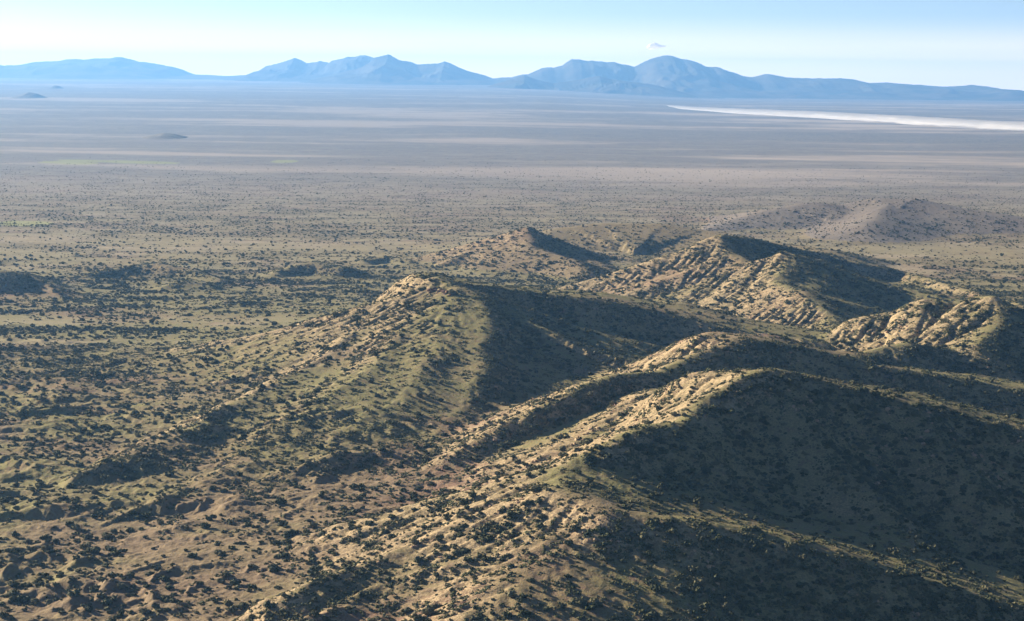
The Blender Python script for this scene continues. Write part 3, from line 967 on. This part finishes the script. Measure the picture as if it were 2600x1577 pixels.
def patch_mesh(name, seed):
    """a few metres of low growth: separate uneven tufts standing on one patch of ground"""
    r = np.random.default_rng(seed)
    Vs, Fs, off = [], [], 0
    for k in range(11):
        a, d = r.uniform(0, 6.283), 4.6 * math.sqrt(r.uniform(0, 1))
        s = float(np.clip(r.lognormal(-0.62, 0.42), 0.25, 1.15))
        jit = 1 + 0.32 * r.standard_normal((len(ICO2), 1)).clip(-1.5, 1.5)
        v = ICO2 * jit * s * np.array([1, r.uniform(0.7, 1.1), 0.68]) + np.array([math.cos(a) * d, math.sin(a) * d, 0.18 * s])
        Vs.append(v)
        Fs.append(ICOF2 + off)
        off += len(v)
    return mesh_np(name, np.concatenate(Vs), np.concatenate(Fs), SCRUBLEAF, False)


SCRUBS = [patch_mesh('scrub_patch', 560 + k) for k in range(8)]
TRUNKS = [trunk_mesh(600 + k) for k in range(3)]


def rock_mesh(seed):
    r = np.random.default_rng(seed)
    v = ICO2.copy()
    for k in range(9):                           # knock flat faces off a ball
        nrm = r.standard_normal(3)
        nrm /= np.linalg.norm(nrm)
        d = v @ nrm
        c = r.uniform(0.45, 0.8)
        v -= np.outer(np.maximum(d - c, 0), nrm)
    v *= 1 + 0.06 * r.standard_normal((len(v), 1))
    v *= np.array([1.0, r.uniform(0.6, 1.0), r.uniform(0.5, 0.9)])
    return mesh_np('rock', v, ICOF2, ROCK, False)


ROCKS = [rock_mesh(640 + k) for k in range(5)]


def ground_z(x, y):
    z = np.where(inside(x, y), G(ZG, x, y), plain_height(x, y))
    R = np.hypot(x, y)
    rocky = smooth(0.30, 0.60, G(SLOPE, x, y)) * smooth(4, 16, G(HH, x, y))
    near = smooth(3200, 1500, R)
    z = z + near * smooth(2000, 1300, y + x * 0.5) * smooth(30, 6, G(HH, x, y)) * (0.5 * ridged(x / 9.0, y / 9.0, 4, 61) + 1.0 * ridged((x + 0.6 * y) / 34 + 0.4 * ridged(x / 9.0, y / 9.0, 4, 61), (y - 0.6 * x) / 19, 4, 67))
    return z + near * (0.16 + 0.16 * rocky) * ridged(x / 9.0, y / 9.0, 4, 61) * 0.9 + near * 0.25 * fbm(x / 3.1, y / 3.1, 3, 66)


def scatter(n_try, y0, y1, dens, seed, half=0.315):
    """random spots over the wedge, kept with probability dens (a cover per candidate density)"""
    r = np.random.default_rng(seed)
    y = np.sqrt(r.uniform(y0 * y0, y1 * y1, n_try))
    x = r.uniform(-half, half, n_try) * y
    k = r.random(len(x)) < dens(x, y)
    return x[k], y[k], r


def cover_all(x, y):
    hh = G(HH, x, y)
    sl = G(SLOPE, x, y)
    cv = G(CURV, x, y)
    clump = smooth(-0.45, 0.4, fbm(x / 33, y / 33, 4, 131))
    fl = smooth(0.5, 3.0, np.log1p(G(FLOW, x, y)))
    lee = (gxL(x, y) * SUN_DIR.x + gyL(x, y) * SUN_DIR.y)          # rises towards the sun = slope turned away from it: bushier, also to darken its shade
    hill = (0.20 + 0.40 * smooth(0.12, 0.40, lee)) * (0.45 + 1.0 * clump) + 0.10 * smooth(0.5, -1.5, cv)
    hill = hill * (1 - 0.5 * smooth(0.40, 0.26, sl) * smooth(20, 30, hh))
    hill = hill * (1 + 0.45 * smooth(1400, 1150, y))
    hill = hill * (1 - 0.35 * smooth(0.55, 0.9, sl))
    pl = cover_plain(x, y) * (1 + 0.35 * smooth(2500, 2200, y) * smooth(1500, 1700, y)) + 0.08 * smooth(0.3, -1.0, cv)
    w = smooth(3, 12, hh)
    seen = np.clip(pl * (1 - w) + hill * 1.15 * w, 0, 0.9)
    # the covers above are as seen at a slant; a standing bush hides the ground behind it
    tilt = np.clip((CAM_Z - G(ZG, x, y)) / y + gyL(x, y) * w, 0.07, 0.9)
    return -np.log(1 - seen) * 1.75 ** 2 * 3.14 / (2.9 * (2.6 + 1.6 / tilt))


def gxL(x, y):
    return G(gxx, x, y)


def gyL(x, y):
    return G(gyy, x, y)


MEAN_AREA = 3.14 * 1.75 ** 2
AREA = lambda y0, y1, half=0.315: half * (y1 * y1 - y0 * y0)
cand = int(AREA(840, 7600) * 0.5 / MEAN_AREA)
bx, by, r_ = scatter(cand, 840, 7600, lambda x, y: cover_all(x, y) * (2.0 + 2.6 * smooth(2600, 5000, y)) * smooth(7400, 3600, y), 71)
bs = np.clip(r_.lognormal(0.32, 0.48, len(bx)), 0.5, 3.3)
bs *= np.where(r_.random(len(bx)) < 0.06, 1.25, 1.0)
bs *= 1 - 0.48 * smooth(2600, 5000, by)
bz = ground_z(bx, by)
brot = r_.uniform(0, 6.283, len(bx))
bvar = r_.integers(0, len(CROWNS), len(bx))
print('bushes', len(bx), round(time.time() - T0, 1))

# smaller scrub, only near enough to show
def patch_density(x, y):
    lee = gxL(x, y) * SUN_DIR.x + gyL(x, y) * SUN_DIR.y
    hh = G(HH, x, y)
    d = 0.22 + 0.45 * smooth(-0.3, 0.4, fbm(x / 45, y / 40, 3, 141)) + 0.5 * smooth(0.1, 0.4, lee)  # low scrub thickened away from the sun to darken the shaded slopes
    d = np.where(hh < 5, d * (0.04 + 0.9 * cover_plain(x, y)), d)
    d = d * np.where((hh > 25) & (G(SLOPE, x, y) < 0.34), 0.5, 1.0)
    return np.clip(d, 0, 1) * smooth(3600, 2600, y)


cx, cy, r2 = scatter(int(AREA(840, 3600) / 34), 840, 3600, patch_density, 72)
cs = r2.uniform(0.8, 1.2, len(cx))
cz = ground_z(cx, cy)
crot = r2.uniform(0, 6.283, len(cx))
cvar = r2.integers(0, len(SCRUBS), len(cx))
print('scrub', len(cx))


def rock_density(x, y):
    sl = G(SLOPE, x, y)
    hh = G(HH, x, y)
    cl = smooth(0.0, 0.5, fbm(x / 40, y / 25, 4, 151))
    return smooth(0.34, 0.6, sl) * smooth(8, 25, hh) * cl * smooth(2700, 1500, y)


kx, ky, r3 = scatter(int(AREA(840, 2700) / 14), 840, 2700, rock_density, 73)
ks = np.clip(r3.lognormal(-0.35, 0.5, len(kx)), 0.3, 2.4)
kz = ground_z(kx, ky)
krot = r3.uniform(0, 6.283, len(kx))
kvar = r3.integers(0, len(ROCKS), len(kx))
print('rocks', len(kx), round(time.time() - T0, 1))


def project(x, y, z):
    d = np.stack([x, y, z - CAM_Z], -1) @ RC          # world -> camera axes
    return W0 / 2 + FPX * d[..., 0] / -d[..., 2], H0 / 2 - FPX * d[..., 1] / -d[..., 2]


def visible(x, y, z):
    """is the line from the view point clear of the ground"""
    ok = np.ones(len(x), bool)
    for t in np.linspace(0.35, 0.985, 90):
        px, py, pz = x * t, y * t, CAM_Z + (z - CAM_Z) * t
        k = inside(px, py)
        ok &= ~(k & (G(ZG, px, py) > pz))
    return ok


def pick(x, y, z, s, n, least=0):
    u, v = project(x, y, z + s * 0.6)
    inv = (u > 12) & (u < W0 - 12) & (v > 0) & (v < H0 - 8)
    big = s / y * inv
    order = np.argsort(-big)[: n * 4]
    order = order[visible(x[order], y[order], z[order] + s[order] * 0.8)]
    return order[:n], u, v


def instancer(name, meshes, x, y, z, s, rot, var, label, cat, lean=False):
    protos = bpy.data.collections.new(name + '_shapes')
    for k, me in enumerate(meshes):
        protos.objects.link(bpy.data.objects.new('%s_shape_%02d' % (name, k), me))
    me = bpy.data.meshes.new(name)
    me.vertices.add(len(x))
    me.vertices.foreach_set('co', np.stack([x, y, z], 1).astype(np.float32).ravel())
    fattr(me, 'size', s)
    fattr(me, 'turn', rot)
    a = me.attributes.new('variant', 'INT', 'POINT')
    a.data.foreach_set('value', np.ascontiguousarray(var, np.int32))
    o = link(name, me)
    ng = bpy.data.node_groups.new(name, 'GeometryNodeTree')
    ng.interface.new_socket('Geometry', in_out='INPUT', socket_type='NodeSocketGeometry')
    ng.interface.new_socket('Geometry', in_out='OUTPUT', socket_type='NodeSocketGeometry')
    N, L = ng.nodes, ng.links
    gi, go = N.new('NodeGroupInput'), N.new('NodeGroupOutput')
    ci = N.new('GeometryNodeCollectionInfo')
    ci.inputs[0].default_value = protos
    ci.inputs['Separate Children'].default_value = True
    ci.inputs['Reset Children'].default_value = True
    ip = N.new('GeometryNodeInstanceOnPoints')
    ip.inputs['Pick Instance'].default_value = True

    def named(nm, ty):
        q = N.new('GeometryNodeInputNamedAttribute')
        q.data_type = ty
        q.inputs[0].default_value = nm
        return q.outputs[0]
    mp = N.new('GeometryNodeMeshToPoints')
    L.new(gi.outputs[0], mp.inputs[0])
    L.new(mp.outputs[0], ip.inputs['Points'])
    L.new(ci.outputs[0], ip.inputs['Instance'])
    L.new(named('variant', 'INT'), ip.inputs['Instance Index'])
    cb = N.new('ShaderNodeCombineXYZ')
    L.new(named('turn', 'FLOAT'), cb.inputs[2])
    if lean:                                   # lie with the slope
        a = me.attributes.new('upward', 'FLOAT_VECTOR', 'POINT')
        nx_, ny_ = -gxL(x, y), -gyL(x, y)
        a.data.foreach_set('vector', np.stack([nx_, ny_, np.ones_like(nx_)], 1).astype(np.float32).ravel())
        al = N.new('FunctionNodeAlignRotationToVector')
        al.axis = 'Z'
        L.new(cb.outputs[0], al.inputs['Rotation'])
        L.new(named('upward', 'FLOAT_VECTOR'), al.inputs['Vector'])
        L.new(al.outputs[0], ip.inputs['Rotation'])
    else:
        L.new(cb.outputs[0], ip.inputs['Rotation'])
    L.new(named('size', 'FLOAT'), ip.inputs['Scale'])
    L.new(ip.outputs[0], go.inputs[0])
    md = o.modifiers.new('scatter', 'NODES')
    md.node_group = ng
    tag(o, label, cat, kind='stuff')
    return o


# the largest ones in view stand as objects of their own
def place_name(x, y):
    k = ID[int(np.clip(round((y - GY0) / CELL), 0, NY - 1)), int(np.clip(round((x - GX0) / CELL), 0, NX - 1))]
    return HILL_NAMES[k]


WHERE = {'plain': 'the broken ground', 'near_ridge': 'the nearest ridge', 'near_spur': 'the lower right spur',
         'middle_ridge': 'the second ridge', 'side_ridge': 'the dark right ridge', 'main_hill': 'the central hill', 'back_hill': 'the back hill', 'rocky_hill': 'the bright right hill', 'low_hill': 'a low hump'}
sel, bu, bv = pick(bx, by, bz, bs, 290)
SIZES = ((2.9, 'very large'), (2.5, 'large'), (0, 'mid-sized'))


def spot_words(x, y, xs_same):
    """where on its hill a thing stands, in words"""
    hill = place_name(x, y)
    px, py = np.array([x]), np.array([y])
    rise = gxL(px, py)[0] * SUN_DIR.x + gyL(px, py)[0] * SUN_DIR.y
    lit = 'sunlit side' if rise < 0.26 else 'shaded side'
    cr = G(CR, px, py)[0]
    level = 'topping' if cr < 22 else 'high on' if cr < 60 else 'low on'
    q = np.searchsorted(np.sort(xs_same), x) / max(len(xs_same), 1)
    part = ('far left', 'left part', 'middle', 'right part', 'far right')[min(4, int(q * 5))]
    if hill == 'plain':
        return 'out on the broken ground below the hills, %s of it' % part
    return '%s the %s of %s, %s' % (level, lit, WHERE.get(hill, 'a hill'), part)


sel_place = np.array([place_name(bx[i], by[i]) for i in sel])
for i in sel:
    o = bpy.data.objects.new('juniper_bush', None)
    COL.objects.link(o)
    o.empty_display_size = 1
    o.location = (bx[i], by[i], bz[i] - 0.15)
    o.rotation_euler = (0, 0, brot[i])
    s = float(bs[i])
    o.scale = (s, s, s)
    c = link('crown', CROWNS[bvar[i]], o)
    t = link('trunk', TRUNKS[bvar[i] % 3], o)
    near_by = int(((bx - bx[i]) ** 2 + (by - by[i]) ** 2 < 49).sum()) - 1
    comp = 'lone' if near_by == 0 else 'paired' if near_by <= 2 else 'crowded'
    w = place_name(bx[i], by[i])
    sz = next(nm for lim, nm in SIZES if s >= lim)
    tag(o, '%s %s juniper %s' % (comp, sz, spot_words(bx[i], by[i], bx[sel[sel_place == w]])), 'bush', 'juniper bushes on ' + WHERE.get(w, 'a hill'))
keep = np.ones(len(bx), bool)
keep[sel] = False
instancer('juniper_scrub', CROWNS, bx[keep], by[keep], bz[keep] - 0.15, bs[keep], brot[keep], bvar[keep], 'countless dark juniper bushes dotted over the hills and plain', 'scrub')
instancer('low_scrub', SCRUBS, cx, cy, cz - 0.05, cs, crot, cvar, 'small grey green shrubs and tufts between the bushes', 'scrub', lean=True)

rsel, ru, rv = pick(kx, ky, kz, ks, 90)
rsel_place = np.array([place_name(kx[i], ky[i]) for i in rsel])
for i in rsel:
    o = link('boulder', ROCKS[kvar[i]])
    o.location = (kx[i], ky[i], kz[i] + 0.1 * ks[i])
    s = float(ks[i])
    o.scale = (s * 1.1, s, s)
    o.rotation_euler = (0, 0, krot[i])
    w = place_name(kx[i], ky[i])
    tag(o, '%s pale boulder %s' % ('big' if s > 1.4 else 'squat', spot_words(kx[i], ky[i], kx[rsel[rsel_place == w]])), 'boulder', 'boulders on ' + WHERE.get(w, 'a hill'))
keep = np.ones(len(kx), bool)
keep[rsel] = False
instancer('rubble', ROCKS, kx[keep], ky[keep], kz[keep], ks[keep], krot[keep], kvar[keep], 'pale broken rocks scattered down the steep slopes', 'rocks')

# ledges of rock that break out of the slopes
def ground_at(u, v):
    d = ray(u, v)
    t = np.linspace(850, 3400, 5000)
    px, py, pz = d[0] * t, t, CAM_Z + d[2] * t
    k = np.argmax(G(ZG, px, py) > pz)
    return px[k], py[k], float(ground_z(px[k:k + 1], py[k:k + 1])[0])


LEDGES = [((1085, 738), (1150, 746), 16, 2.6, 'flat top of the central hill', 'rocks on the rim of the central hill', RIMROCK),
          ((1452, 1128), (1520, 1085), 16, 1.5, 'left edge of the second ridge', 'rocks along the left edge of the second ridge', ROCK),
          ((1262, 1310), (1330, 1262), 14, 1.3, 'crest of the nearest ridge', 'rocks on the crest of the nearest ridge', ROCK),
          ((1040, 1395), (1120, 1355), 12, 1.2, 'lower crest of the nearest ridge', 'rocks low on the crest of the nearest ridge', ROCK),
          ((2150, 850), (2330, 835), 18, 2.0, 'front of the bright right hill', 'rocks on the bright rocky hill', ROCK)]
r5 = np.random.default_rng(77)
DARKROCKS = [me.copy() for me in ROCKS]
for me in DARKROCKS:
    me.materials.clear()
    me.materials.append(RIMROCK)
for a, b, n, size, where, grp, mt in LEDGES:
    for k in range(n):
        t = (k + r5.uniform(0.2, 0.8)) / n
        x, y, z = ground_at(a[0] + (b[0] - a[0]) * t, a[1] + (b[1] - a[1]) * t + r5.uniform(-9, 9))
        s = size * r5.uniform(0.6, 1.25)
        o = link('boulder', (DARKROCKS if mt is RIMROCK else ROCKS)[k % len(ROCKS)])
        o.location = (x, y, z + 0.15 * s)
        o.scale = (s * 1.2, s, s * 0.9)
        o.rotation_euler = (0, 0, r5.uniform(0, 6.28))
        third = ('left end', 'middle', 'right end')[min(2, int(t * 3))]
        tag(o, '%s %s rock on the %s, ledge %s' % ('big' if s > size else 'small', 'dark red' if mt is RIMROCK else 'cream', where, third), 'boulder', grp)

# ------------------------------------------------------------------ haze: one closed box of even air round everything but the sky and its cloud
zt = max(TOPS) + 60
zb = ZMIN - 20
lo, hi = np.array([-45000, -45000, zb]), np.array([45000, 45000, zt])
cv = np.array([[(lo, hi)[(k >> a) & 1][a] for a in range(3)] for k in range(8)])
hf = np.array([[0, 2, 3, 1], [4, 5, 7, 6], [0, 1, 5, 4], [2, 6, 7, 3], [0, 4, 6, 2], [1, 3, 7, 5]])
hm = bpy.data.materials.new('haze_air')
hm.use_nodes = True
hm.node_tree.nodes.clear()
pv = hm.node_tree.nodes.new('ShaderNodeVolumePrincipled')
pv.inputs['Color'].default_value = (*HAZE_COLOR, 1)
pv.inputs['Density'].default_value = HAZE_DENSITY
pv.inputs['Anisotropy'].default_value = 0.35
ho = hm.node_tree.nodes.new('ShaderNodeOutputMaterial')
hm.node_tree.links.new(pv.outputs[0], ho.inputs['Volume'])
haze = link('haze', mesh_np('haze', cv, hf, hm))
tag(haze, 'pale blue haze that fades the far plain and mountains', 'haze', kind='stuff')
print('done', round(time.time() - T0, 1))
